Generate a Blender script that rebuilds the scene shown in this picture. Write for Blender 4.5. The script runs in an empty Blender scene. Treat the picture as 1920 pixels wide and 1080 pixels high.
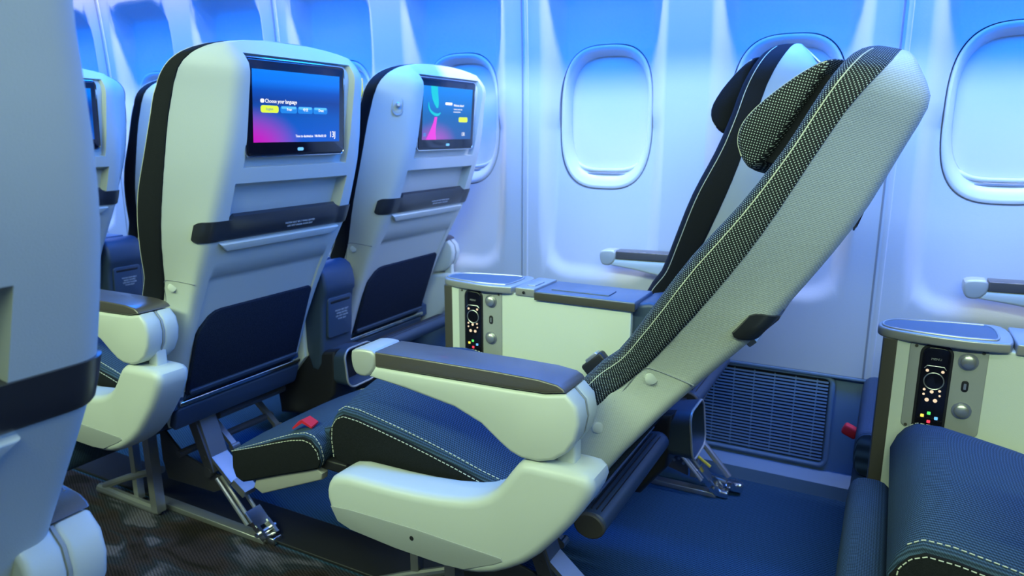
import bpy, bmesh, math, random
from mathutils import Vector, Matrix
random.seed(7)
SC = bpy.context.scene
COL = SC.collection
PI = math.pi

# ------------------------------------------------------------------ helpers
def link(o, parent=None):
    COL.objects.link(o)
    if parent is not None:
        o.parent = parent
    return o

def finish(me, mat, angle=35):
    me.materials.append(mat)
    bm = bmesh.new(); bm.from_mesh(me)
    bmesh.ops.recalc_face_normals(bm, faces=bm.faces)
    for f in bm.faces: f.smooth = True
    bm.to_mesh(me); bm.free()
    me.set_sharp_from_angle(angle=math.radians(angle))

class MB:
    """collects shapes that belong to one part"""
    def __init__(self): self.v = []; self.f = []
    def add(self, vs, fs):
        n = len(self.v); self.v += [tuple(p) for p in vs]
        self.f += [[i + n for i in q] for q in fs]; return self
    def box(self, c, s, M=None):
        x, y, z = s[0]/2, s[1]/2, s[2]/2
        vs = [Vector(p) for p in ((-x,-y,-z),(x,-y,-z),(x,y,-z),(-x,y,-z),(-x,-y,z),(x,-y,z),(x,y,z),(-x,y,z))]
        if M is not None: vs = [M @ p for p in vs]
        c = Vector(c)
        return self.add([p + c for p in vs], [(3,2,1,0),(4,5,6,7),(0,1,5,4),(1,2,6,5),(2,3,7,6),(3,0,4,7)])
    def rbox(self, c, s, r=.004, M=None, seg=3):
        """box with rounded edges"""
        bm = bmesh.new(); bmesh.ops.create_cube(bm, size=1)
        for p in bm.verts: p.co = Vector((p.co.x*s[0], p.co.y*s[1], p.co.z*s[2]))
        r = min(r, min(s)*.49)
        bmesh.ops.bevel(bm, geom=bm.edges[:], offset=r, segments=seg, profile=.5, affect='EDGES')
        c = Vector(c)
        self.add([(M @ p.co if M is not None else p.co) + c for p in bm.verts], [[q.index for q in f.verts] for f in bm.faces]); bm.free(); return self
    def tube(self, pts, r, n=12, caps=True):
        pts = [Vector(p) for p in pts]; rings = []; u = None
        for i, p in enumerate(pts):
            a = pts[max(i-1,0)]; b = pts[min(i+1,len(pts)-1)]
            t = (b - a).normalized()
            if u is None:
                u = t.cross(Vector((0,0,1)))
                if u.length < .1: u = t.cross(Vector((0,1,0)))
            u = (u - t*u.dot(t)).normalized(); w = t.cross(u)
            rr = r[i] if isinstance(r, (list,tuple)) else r
            rings.append([p + (u*math.cos(2*PI*k/n) + w*math.sin(2*PI*k/n))*rr for k in range(n)])
        return self.loft(rings, caps)
    def loft(self, rings, caps=True):
        n = len(rings[0]); vs = [p for r in rings for p in r]; fs = []
        for i in range(len(rings)-1):
            for k in range(n):
                k2 = (k+1) % n
                fs.append((i*n+k, i*n+k2, (i+1)*n+k2, (i+1)*n+k))
        if caps:
            fs.append(list(range(n))[::-1]); fs.append([(len(rings)-1)*n+k for k in range(n)])
        return self.add(vs, fs)
    def fabric(self, nring, nper):
        """store running lengths along and across a loft of nring rings for the weave"""
        self.fab = []; u = 0
        for i in range(nring):
            if i: u += (Vector(self.v[i*nper+5]) - Vector(self.v[(i-1)*nper+5])).length
            v = 0
            for j in range(nper):
                if j: v += (Vector(self.v[i*nper+j]) - Vector(self.v[i*nper+j-1])).length
                self.fab.append((u, v, 0))
        return self
    def prism(self, poly, y0, y1, bev=.0, seg=3, to=None):
        """polygon (a, b) extruded along c; default a=X, b=Z, c=Y; to: Matrix placing (a, c, b)"""
        bm = bmesh.new()
        lo = [bm.verts.new((a, y0, b)) for a, b in poly]; f = bm.faces.new(lo)
        ex = bmesh.ops.extrude_face_region(bm, geom=[f])
        for g in ex['geom']:
            if isinstance(g, bmesh.types.BMVert): g.co.y = y1
        bmesh.ops.recalc_face_normals(bm, faces=bm.faces)
        if bev > 0:
            es = [e for e in bm.edges if abs(e.verts[0].co.y - e.verts[1].co.y) < 1e-6]
            bmesh.ops.bevel(bm, geom=es, offset=bev, segments=seg, profile=.5, affect='EDGES', clamp_overlap=True)
        bm.verts.index_update()
        self.add([(to @ p.co if to is not None else p.co.copy()) for p in bm.verts], [[q.index for q in f.verts] for f in bm.faces]); bm.free(); return self
    def build(self, name, mat, parent=None, M=None, angle=35):
        me = bpy.data.meshes.new(name); me.from_pydata([tuple(p) for p in self.v], [], self.f); me.update()
        if M is not None: me.transform(M)
        if getattr(self, 'fab', None):
            at = me.attributes.new('fabric', 'FLOAT_VECTOR', 'POINT')
            for i, c in enumerate(self.fab): at.data[i].vector = c
        finish(me, mat, angle)
        return link(bpy.data.objects.new(name, me), parent)

def smooth_poly(pts, it=2, closed=True, keep=()):
    """corner cutting"""
    for _ in range(it):
        out = []; n = len(pts)
        for i in range(n if closed else n-1):
            a = pts[i]; b = pts[(i+1) % n]
            out.append(tuple(.75*a[k]+.25*b[k] for k in range(len(a))))
            out.append(tuple(.25*a[k]+.75*b[k] for k in range(len(a))))
        if not closed: out = [pts[0]] + out + [pts[-1]]
        pts = out
    return pts

def rrect(w, h, r, n=6, cx=0, cy=0):
    out = []
    for sx, sy, a0 in ((1,1,0),(-1,1,90),(-1,-1,180),(1,-1,270)):
        for k in range(n+1):
            a = math.radians(a0 + 90*k/n)
            out.append((cx + sx*(w/2-r) + r*math.cos(a), cy + sy*(h/2-r) + r*math.sin(a)))
    return out

def interp(x, xs, ys):
    if x <= xs[0]: return ys[0]
    for i in range(1, len(xs)):
        if x <= xs[i]:
            t = (x-xs[i-1])/(xs[i]-xs[i-1]); return ys[i-1]+t*(ys[i]-ys[i-1])
    return ys[-1]

def cinterp(x, xs, ys):
    """smooth (Catmull-Rom, monotone-ish) interpolation"""
    if x <= xs[0]: return ys[0]
    if x >= xs[-1]: return ys[-1]
    for i in range(1, len(xs)):
        if x <= xs[i]:
            h = xs[i]-xs[i-1]; t = (x-xs[i-1])/h
            d = (ys[i]-ys[i-1])/h
            def sl(j):
                if j == 0: return (ys[1]-ys[0])/(xs[1]-xs[0])
                if j == len(xs)-1: return (ys[-1]-ys[-2])/(xs[-1]-xs[-2])
                return (ys[j+1]-ys[j-1])/(xs[j+1]-xs[j-1])
            m0, m1 = sl(i-1)*h, sl(i)*h
            t2, t3 = t*t, t*t*t
            return (2*t3-3*t2+1)*ys[i-1]+(t3-2*t2+t)*m0+(-2*t3+3*t2)*ys[i]+(t3-t2)*m1

def sstep(a, b, x):
    t = max(0, min(1, (x-a)/(b-a))); return t*t*(3-2*t)

def empty(name, loc, label=None, cat=None, group=None):
    o = bpy.data.objects.new(name, None); o.empty_display_size = .1
    o.location = loc; link(o)
    if label: o['label'] = label
    if cat: o['category'] = cat
    if group: o['group'] = group
    return o

def tag(o, label, cat, group=None):
    o['label'] = label; o['category'] = cat
    if group: o['group'] = group
    return o

def struct(o):
    o['kind'] = 'structure'; return o

# ------------------------------------------------------------------ materials
def nodes_of(m):
    return m.node_tree.nodes, m.node_tree.links

def mat(name, col, rough=.5, metal=0, bump=0, scale=300, spec=.5, var=0, vscale=8, coat=0):
    m = bpy.data.materials.new(name); m.use_nodes = True
    N, L = nodes_of(m); b = N['Principled BSDF']
    b.inputs['Base Color'].default_value = (*col, 1); b.inputs['Roughness'].default_value = rough
    b.inputs['Metallic'].default_value = metal; b.inputs['Specular IOR Level'].default_value = spec
    b.inputs['Coat Weight'].default_value = coat
    tc = N.new('ShaderNodeTexCoord')
    if bump:
        n = N.new('ShaderNodeTexNoise'); n.inputs['Scale'].default_value = scale; n.inputs['Detail'].default_value = 3
        L.new(tc.outputs['Object'], n.inputs['Vector'])
        bp = N.new('ShaderNodeBump'); bp.inputs['Strength'].default_value = bump; bp.inputs['Distance'].default_value = .002
        L.new(n.outputs['Fac'], bp.inputs['Height']); L.new(bp.outputs['Normal'], b.inputs['Normal'])
    if var:
        n = N.new('ShaderNodeTexNoise'); n.inputs['Scale'].default_value = vscale; n.inputs['Detail'].default_value = 4
        L.new(tc.outputs['Object'], n.inputs['Vector'])
        r = N.new('ShaderNodeMapRange'); r.inputs['To Min'].default_value = 1-var; r.inputs['To Max'].default_value = 1+var
        L.new(n.outputs['Fac'], r.inputs['Value'])
        mx = N.new('ShaderNodeMix'); mx.data_type = 'RGBA'; mx.blend_type = 'MULTIPLY'; mx.inputs['Factor'].default_value = 1
        mx.inputs['A'].default_value = (*col, 1); L.new(r.outputs['Result'], mx.inputs['B'])
        L.new(mx.outputs['Result'], b.inputs['Base Color'])
    return m

def math_node(N, L, op, a, b=None):
    n = N.new('ShaderNodeMath'); n.operation = op
    for i, q in enumerate((a, b)):
        if q is None: continue
        if isinstance(q, (int, float)): n.inputs[i].default_value = q
        else: L.new(q, n.inputs[i])
    return n.outputs[0]

def dotted(name, base, dot, pitch=.0050, tilt=0.0, thr=.48, attr=False):
    """knitted fabric with a grid of pale dots; follows the part's own axes"""
    m = mat(name, base, .75, spec=.25)
    N, L = nodes_of(m); b = N['Principled BSDF']
    tc = N.new('ShaderNodeTexCoord'); mp = N.new('ShaderNodeMapping')
    mp.inputs['Rotation'].default_value = (0, tilt, 0); src = tc.outputs['Object']
    if attr:
        an = N.new('ShaderNodeAttribute'); an.attribute_name = 'fabric'; src = an.outputs['Vector']; mp.inputs['Rotation'].default_value = (PI/2, 0, 0)
    L.new(src, mp.inputs['Vector'])
    s = N.new('ShaderNodeSeparateXYZ'); L.new(mp.outputs['Vector'], s.inputs[0])
    k = 2*PI/pitch
    u = math_node(N, L, 'SINE', math_node(N, L, 'MULTIPLY', math_node(N, L, 'ADD', s.outputs[2], math_node(N, L, 'MULTIPLY', s.outputs[1], .5)), k))
    w = math_node(N, L, 'SINE', math_node(N, L, 'MULTIPLY', math_node(N, L, 'SUBTRACT', s.outputs[0], s.outputs[1]), k))
    p = math_node(N, L, 'MULTIPLY', u, w)
    r = N.new('ShaderNodeMapRange'); r.interpolation_type = 'SMOOTHSTEP'
    r.inputs['From Min'].default_value = thr; r.inputs['From Max'].default_value = thr+.3
    L.new(p, r.inputs['Value'])
    mx = N.new('ShaderNodeMix'); mx.data_type = 'RGBA'; mx.inputs['A'].default_value = (*base,1); mx.inputs['B'].default_value = (*dot,1)
    L.new(r.outputs['Result'], mx.inputs['Factor']); L.new(mx.outputs['Result'], b.inputs['Base Color'])
    bp = N.new('ShaderNodeBump'); bp.inputs['Strength'].default_value = .4; bp.inputs['Distance'].default_value = .001
    L.new(p, bp.inputs['Height']); L.new(bp.outputs['Normal'], b.inputs['Normal'])
    return m

def ribbed(name, base, thread, pitch=.0042):
    """denim-like upholstery: fine ribs running fore and aft with flecks"""
    m = mat(name, base, .8, spec=.25)
    N, L = nodes_of(m); b = N['Principled BSDF']
    tc = N.new('ShaderNodeTexCoord'); s = N.new('ShaderNodeSeparateXYZ'); L.new(tc.outputs['Object'], s.inputs[0])
    u = math_node(N, L, 'SINE', math_node(N, L, 'MULTIPLY', math_node(N, L, 'ADD', s.outputs[1], math_node(N, L, 'MULTIPLY', s.outputs[2], .15)), 2*PI/pitch))
    v = math_node(N, L, 'SINE', math_node(N, L, 'MULTIPLY', math_node(N, L, 'ADD', s.outputs[0], s.outputs[2]), 2*PI/(pitch*.8)))
    nz = N.new('ShaderNodeTexNoise'); nz.inputs['Scale'].default_value = 900; L.new(tc.outputs['Object'], nz.inputs['Vector'])
    p = math_node(N, L, 'ADD', math_node(N, L, 'MULTIPLY', u, .5), math_node(N, L, 'MULTIPLY', v, .28))
    p = math_node(N, L, 'ADD', p, math_node(N, L, 'MULTIPLY', nz.outputs['Fac'], .9))
    r = N.new('ShaderNodeMapRange'); r.inputs['From Min'].default_value = .1; r.inputs['From Max'].default_value = 1.15
    L.new(p, r.inputs['Value'])
    mx = N.new('ShaderNodeMix'); mx.data_type = 'RGBA'; mx.inputs['A'].default_value = (*base,1); mx.inputs['B'].default_value = (*thread,1)
    L.new(r.outputs['Result'], mx.inputs['Factor']); L.new(mx.outputs['Result'], b.inputs['Base Color'])
    bp = N.new('ShaderNodeBump'); bp.inputs['Strength'].default_value = .35; bp.inputs['Distance'].default_value = .001
    L.new(p, bp.inputs['Height']); L.new(bp.outputs['Normal'], b.inputs['Normal'])
    return m

def woven(name, col, pitch=.0045, tilt=0.0, strength=.25):
    """plastic shell with an embossed diagonal weave"""
    m = mat(name, col, .42, spec=.4)
    N, L = nodes_of(m); b = N['Principled BSDF']
    tc = N.new('ShaderNodeTexCoord'); s = N.new('ShaderNodeSeparateXYZ'); L.new(tc.outputs['Object'], s.inputs[0])
    k = 2*PI/pitch
    a = math_node(N, L, 'SINE', math_node(N, L, 'MULTIPLY', math_node(N, L, 'ADD', s.outputs[2], math_node(N, L, 'MULTIPLY', s.outputs[0], .35)), k))
    c = math_node(N, L, 'SINE', math_node(N, L, 'MULTIPLY', math_node(N, L, 'ADD', s.outputs[0], math_node(N, L, 'MULTIPLY', s.outputs[2], -.55)), k))
    p = math_node(N, L, 'MULTIPLY', a, c)
    bp = N.new('ShaderNodeBump'); bp.inputs['Strength'].default_value = strength; bp.inputs['Distance'].default_value = .0008
    L.new(p, bp.inputs['Height']); L.new(bp.outputs['Normal'], b.inputs['Normal'])
    return m

def glow(name, col, s=1.0):
    m = bpy.data.materials.new(name); m.use_nodes = True
    N, L = nodes_of(m); b = N['Principled BSDF']
    b.inputs['Base Color'].default_value = (.01,.01,.01,1); b.inputs['Roughness'].default_value = .4
    b.inputs['Emission Color'].default_value = (*col,1); b.inputs['Emission Strength'].default_value = s
    return m

def carpet():
    m = mat('carpet', (.03,.035,.05), .95, spec=.1)
    N, L = nodes_of(m); b = N['Principled BSDF']
    tc = N.new('ShaderNodeTexCoord'); s = N.new('ShaderNodeSeparateXYZ'); L.new(tc.outputs['Object'], s.inputs[0])
    u = math_node(N, L, 'SINE', math_node(N, L, 'MULTIPLY', math_node(N, L, 'ADD', s.outputs[0], math_node(N, L, 'MULTIPLY', s.outputs[1], .25)), 2*PI/.011))
    w = math_node(N, L, 'SINE', math_node(N, L, 'MULTIPLY', math_node(N, L, 'SUBTRACT', s.outputs[1], math_node(N, L, 'MULTIPLY', s.outputs[0], .25)), 2*PI/.009))
    loop = math_node(N, L, 'MULTIPLY', u, w)
    nz = N.new('ShaderNodeTexNoise'); nz.inputs['Scale'].default_value = 500; L.new(tc.outputs['Object'], nz.inputs['Vector'])
    mpn = N.new('ShaderNodeMapping'); mpn.inputs['Scale'].default_value = (5,11,1); mpn.inputs['Rotation'].default_value = (0,0,.5)
    L.new(tc.outputs['Object'], mpn.inputs['Vector'])
    big = N.new('ShaderNodeTexNoise'); big.inputs['Scale'].default_value = 1; big.inputs['Detail'].default_value = 2; big.inputs['Distortion'].default_value = .8
    L.new(mpn.outputs['Vector'], big.inputs['Vector'])
    cr = N.new('ShaderNodeValToRGB'); e = cr.color_ramp.elements
    e[0].position = .34; e[0].color = (.018,.015,.014,1); e[1].position = .62; e[1].color = (.105,.098,.135,1)
    q = e.new(.45); q.color = (.040,.030,.034,1); q = e.new(.54); q.color = (.028,.034,.048,1)
    L.new(big.outputs['Fac'], cr.inputs['Fac'])
    plain = N.new('ShaderNodeRGB'); plain.outputs[0].default_value = (.026,.076,.15,1)
    # patterned runner in the aisle, plain carpet between the seat rows
    r = N.new('ShaderNodeMapRange'); r.inputs['From Min'].default_value = 1.14; r.inputs['From Max'].default_value = 1.15
    L.new(s.outputs[1], r.inputs['Value'])
    mz = N.new('ShaderNodeMix'); mz.data_type = 'RGBA'; L.new(r.outputs['Result'], mz.inputs['Factor'])
    L.new(cr.outputs['Color'], mz.inputs['A']); L.new(plain.outputs[0], mz.inputs['B'])
    p = math_node(N, L, 'ADD', math_node(N, L, 'MULTIPLY', loop, .55), math_node(N, L, 'MULTIPLY', nz.outputs['Fac'], 1.4))
    g = N.new('ShaderNodeMapRange'); g.inputs['From Min'].default_value = .2; g.inputs['From Max'].default_value = 1.2; g.inputs['To Min'].default_value = .35; g.inputs['To Max'].default_value = 1.7
    L.new(p, g.inputs['Value'])
    mx = N.new('ShaderNodeMix'); mx.data_type = 'RGBA'; mx.blend_type = 'MULTIPLY'; mx.inputs['Factor'].default_value = 1
    L.new(mz.outputs['Result'], mx.inputs['A']); L.new(g.outputs['Result'], mx.inputs['B']); L.new(mx.outputs['Result'], b.inputs['Base Color'])
    bp = N.new('ShaderNodeBump'); bp.inputs['Strength'].default_value = .6; bp.inputs['Distance'].default_value = .003
    L.new(p, bp.inputs['Height']); L.new(bp.outputs['Normal'], b.inputs['Normal'])
    return m

def screen_mat(name, kind):
    """a lit picture: gradients of blue with a magenta corner, in the display's own UVs"""
    m = bpy.data.materials.new(name); m.use_nodes = True
    N, L = nodes_of(m); b = N['Principled BSDF']
    b.inputs['Base Color'].default_value = (.004,.005,.01,1); b.inputs['Roughness'].default_value = .35
    uv = N.new('ShaderNodeUVMap'); s = N.new('ShaderNodeSeparateXYZ'); L.new(uv.outputs[0], s.inputs[0])
    cr = N.new('ShaderNodeValToRGB'); e = cr.color_ramp.elements
    if kind == 0:
        e[0].position = 0; e[0].color = (.004,.10,.62,1); e[1].position = 1; e[1].color = (.0,.21,.95,1)
        for p, c in ((.35,(.0,.09,.5,1)),(.58,(.004,.045,.30,1)),(.72,(.0,.075,.5,1)),(.85,(.0,.18,.88,1))):
            q = e.new(p); q.color = c
        c0, rad, colr = (-.05,-.08), .62, (.55,.0,.5,1)
    else:
        e[0].position = 0; e[0].color = (.02,.10,.36,1); e[1].position = 1; e[1].color = (.0,.24,.90,1)
        q = e.new(.45); q.color = (.0,.12,.42,1)
        c0, rad, colr = (.25,-.1), .5, (.35,.08,.5,1)
    L.new(s.outputs[1], cr.inputs['Fac'])
    dx = math_node(N, L, 'MULTIPLY', math_node(N, L, 'SUBTRACT', s.outputs[0], c0[0]), 1.0)
    dy = math_node(N, L, 'SUBTRACT', s.outputs[1], c0[1])
    d = math_node(N, L, 'SQRT', math_node(N, L, 'ADD', math_node(N, L, 'MULTIPLY', dx, dx), math_node(N, L, 'MULTIPLY', dy, dy)))
    r = N.new('ShaderNodeMapRange'); r.interpolation_type = 'SMOOTHSTEP'
    r.inputs['From Min'].default_value = .08; r.inputs['From Max'].default_value = rad; r.inputs['To Min'].default_value = 1; r.inputs['To Max'].default_value = 0
    L.new(d, r.inputs['Value'])
    mx = N.new('ShaderNodeMix'); mx.data_type = 'RGBA'; mx.inputs['B'].default_value = colr
    L.new(r.outputs['Result'], mx.inputs['Factor']); L.new(cr.outputs['Color'], mx.inputs['A'])
    L.new(mx.outputs['Result'], b.inputs['Emission Color']); b.inputs['Emission Strength'].default_value = .95
    return m

M = {}
SH = (.60,.64,.60)
M['shell'] = mat('shell_plastic', SH, .45, bump=.12, scale=700, spec=.4)
M['weave'] = woven('shell_woven_plastic', SH)
M['trim_white'] = mat('arm_plastic', (.62,.66,.62), .38, bump=.05, scale=600, spec=.45)
M['grey_panel'] = mat('grey_panel', (.34,.36,.36), .5, bump=.1, scale=600)
M['pad'] = mat('pad_vinyl', (.085,.075,.068), .34, bump=.12, scale=900, spec=.9, coat=.25)
M['silver'] = mat('satin_silver', (.55,.56,.56), .32, metal=.75)
M['tip'] = mat('arm_tip_satin', (.50,.52,.50), .42, metal=.25)
M['chrome'] = mat('chrome', (.75,.76,.78), .18, metal=1)
M['alu'] = mat('aluminium', (.50,.51,.52), .36, metal=.8, bump=.06, scale=200)
M['steel_dark'] = mat('dark_steel', (.16,.16,.17), .45, metal=.6, bump=.1, scale=150)
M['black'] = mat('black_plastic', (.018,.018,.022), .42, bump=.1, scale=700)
M['bar'] = mat('bar_plastic', (.030,.032,.038), .30, spec=.9)
M['navy'] = mat('navy_plastic', (.040,.065,.11), .42, bump=.08, scale=500)
M['mesh'] = mat('pocket_mesh', (.014,.022,.045), .9, bump=.8, scale=500, spec=.15, var=.8, vscale=420)
M['dots'] = dotted('dotted_knit', (.010,.013,.020), (.50,.60,.64), tilt=.55)
M['dots_run'] = dotted('dotted_knit_cushion', (.010,.013,.020), (.50,.60,.64), attr=True)
M['knit'] = mat('dark_knit', (.012,.014,.020), .9, bump=.5, scale=900, spec=.15)
M['denim'] = ribbed('denim_top', (.014,.030,.055), (.066,.122,.215))
M['denim_side'] = mat('denim_side', (.014,.016,.020), .9, bump=.6, scale=1100, spec=.15, var=.7, vscale=700)
M['thread'] = mat('thread', (.66,.68,.58), .7)
M['red'] = mat('red_webbing', (.62,.012,.03), .7, bump=.3, scale=900)
M['pale_bar'] = mat('beige_bar', (.36,.36,.34), .45)
M['console'] = mat('console_panel', (.70,.76,.68), .45, bump=.1, scale=600)
M['console_lid'] = mat('console_lid', (.10,.13,.18), .30, spec=.9)
M['dark_edge'] = mat('dark_edge', (.07,.065,.055), .5)
M['tray'] = mat('tray_liner', (.12,.15,.19), .55)
M['tray_rim'] = mat('tray_rim', (.42,.42,.41), .3, metal=.35)
M['glass_black'] = mat('gloss_black', (.006,.006,.012), .12, spec=.6)
M['button_lit'] = glow('button_lit', (1.0,.78,.52), .9)
M['wall'] = mat('wall_laminate', (.58,.61,.66), .55, bump=.1, scale=260, spec=.35)
M['seam'] = mat('seam_shadow_gap', (.25,.27,.30), .6)
M['bezel'] = mat('window_bezel', (.72,.73,.75), .3, spec=.5)
M['shade'] = mat('window_shade', (.76,.74,.70), .45, bump=.05, scale=300)
M['dado'] = mat('dado_panel', (.17,.27,.42), .6, bump=.2, scale=300)
M['vent'] = mat('vent_slat', (.19,.29,.44), .5)
M['vent_dark'] = mat('vent_cavity', (.010,.012,.016), .9)
M['ceiling'] = mat('ceiling_panel', (.30,.32,.36), .7)
M['carpet'] = carpet()
M['text'] = glow('text_white', (1,1,1), 1.1)
M['text_dim'] = mat('text_print', (.55,.60,.66), .6)
M['btn_green'] = glow('button_lime', (.72,.95,.02), 1.0)
M['btn_blue'] = glow('button_blue', (.01,.22,.75), 1.0)
M['btn_bluetop'] = glow('button_blue_top', (.10,.50,.95), 1.0)
M['teal'] = glow('swirl_teal', (.0,.62,.72), .9)
M['teal_dim'] = glow('swirl_teal_dim', (.0,.40,.72), .9)
M['pink'] = glow('swirl_pink', (.85,.04,.75), .9)
M['led_green'] = glow('led_green', (.1,.9,.15), 1.2)
M['led_red'] = glow('led_red', (.9,.05,.1), 1.2)
M['led_blue'] = glow('led_blue', (.15,.5,1), 1.2)
M['led_yel'] = glow('led_yellow', (.9,.75,.1), 1.2)
M['yellow'] = mat('yellow_plastic', (.75,.55,.03), .5)
M['screen0'] = screen_mat('screen_language', 0)
M['screen1'] = screen_mat('screen_welcome', 1)

# ------------------------------------------------------------------ flat graphics
def plane_frame(origin, up):
    """frame whose local (a, n, b) = (right +Y, normal, up); faces the rear (+X)"""
    up = Vector((up[0], 0, up[1])).normalized(); right = Vector((0,1,0)); n = right.cross(up)
    m = Matrix((( right.x, n.x, up.x, origin[0]), (right.y, n.y, up.y, origin[1]), (right.z, n.z, up.z, origin[2]), (0,0,0,1)))
    return m
def plane_frame_side(origin, up=(0,0,1)):
    """frame whose local (a, n, b) = (+X, -Y, +Z): faces the aisle"""
    return Matrix(((1,0,0,origin[0]),(0,-1,0,origin[1]),(0,0,1,origin[2]),(0,0,0,1)))

_txt = {}
def text_mesh(body, size, align):
    key = (body, size, align)
    if key not in _txt:
        c = bpy.data.curves.new('t', 'FONT'); c.body = body; c.size = size; c.align_x = align; c.align_y = 'CENTER'; c.extrude = .00015; c.resolution_u = 2
        o = bpy.data.objects.new('t', c); COL.objects.link(o)
        dg = bpy.context.evaluated_depsgraph_get(); dg.update()
        me = bpy.data.meshes.new_from_object(o.evaluated_get(dg))
        COL.objects.unlink(o); bpy.data.objects.remove(o); bpy.data.curves.remove(c)
        _txt[key] = ([v.co.copy() for v in me.vertices], [list(p.vertices) for p in me.polygons])
        bpy.data.meshes.remove(me)
    return _txt[key]
def put_text(mb, body, size, a, b, F, align='LEFT', off=.0004, sx=1.0):
    vs, fs = text_mesh(body, size, align)
    mb.add([F @ Vector((a + v.x*sx, off + v.z, b + v.y)) for v in vs], fs)

# ------------------------------------------------------------------ seat geometry (upright, fore-aft X measured from the row origin)
PIV = (-.47, .15)
ZS_S = [.33,.50,.611,.712,.926,1.124,1.193,1.221]; XS_S = [-.60,-.54,-.494,-.432,-.34,-.284,-.257,-.253]
ZS_R = [.33,.411,.528,.581,.637,.708,.796,.849,.991,1.10,1.145,1.163,1.175,1.190,1.206,1.221]
XS_R = [-.512,-.480,-.436,-.412,-.386,-.349,-.301,-.276,-.226,-.204,-.196,-.197,-.204,-.216,-.231,-.246]
ZS_F = [.45,.55,.658,.712,.775,.897,.988,1.066,1.122,1.19,1.212,1.225]
XS_F = [-.588,-.556,-.519,-.481,-.454,-.407,-.363,-.333,-.319,-.300,-.284,-.262]
YA, YW = 1.215, 1.817
ADJ = None
def w_of(z):
    w = cinterp(z, [.33,.45,.60,.66,.78,.87,.975,1.08,1.13], [.210,.213,.216,.218,.255,.274,.282,.279,.270])
    if z > 1.12:
        t = min(1, (z-1.12)/.101); w = .2725*max(0, 1-t**3)**.434
    if ADJ: w += interp(z, ADJ[0], ADJ[1])
    return max(w, .05)
def ry_of(z, w):
    rh = interp(z, [.33,.6,.7,.826,.96,1.10,1.16], [.200,.205,.211,.216,.204,.187,.183]) + (ADJ[2] if ADJ else 0)
    return max(.008, w-rh)
def cheek(x, z):
    w = w_of(z); S = cinterp(z, ZS_S, XS_S); R = cinterp(z, ZS_R, XS_R)
    return -w + ry_of(z, w)*(x-S-.004)/(R-S-.004)
def recl(deg, dx=0):
    a = math.radians(deg)
    R = Matrix.Rotation(a, 4, 'Y')
    return Matrix.Translation((PIV[0]+dx,0,PIV[1])) @ R @ Matrix.Translation((-PIV[0],0,-PIV[1]))

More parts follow.
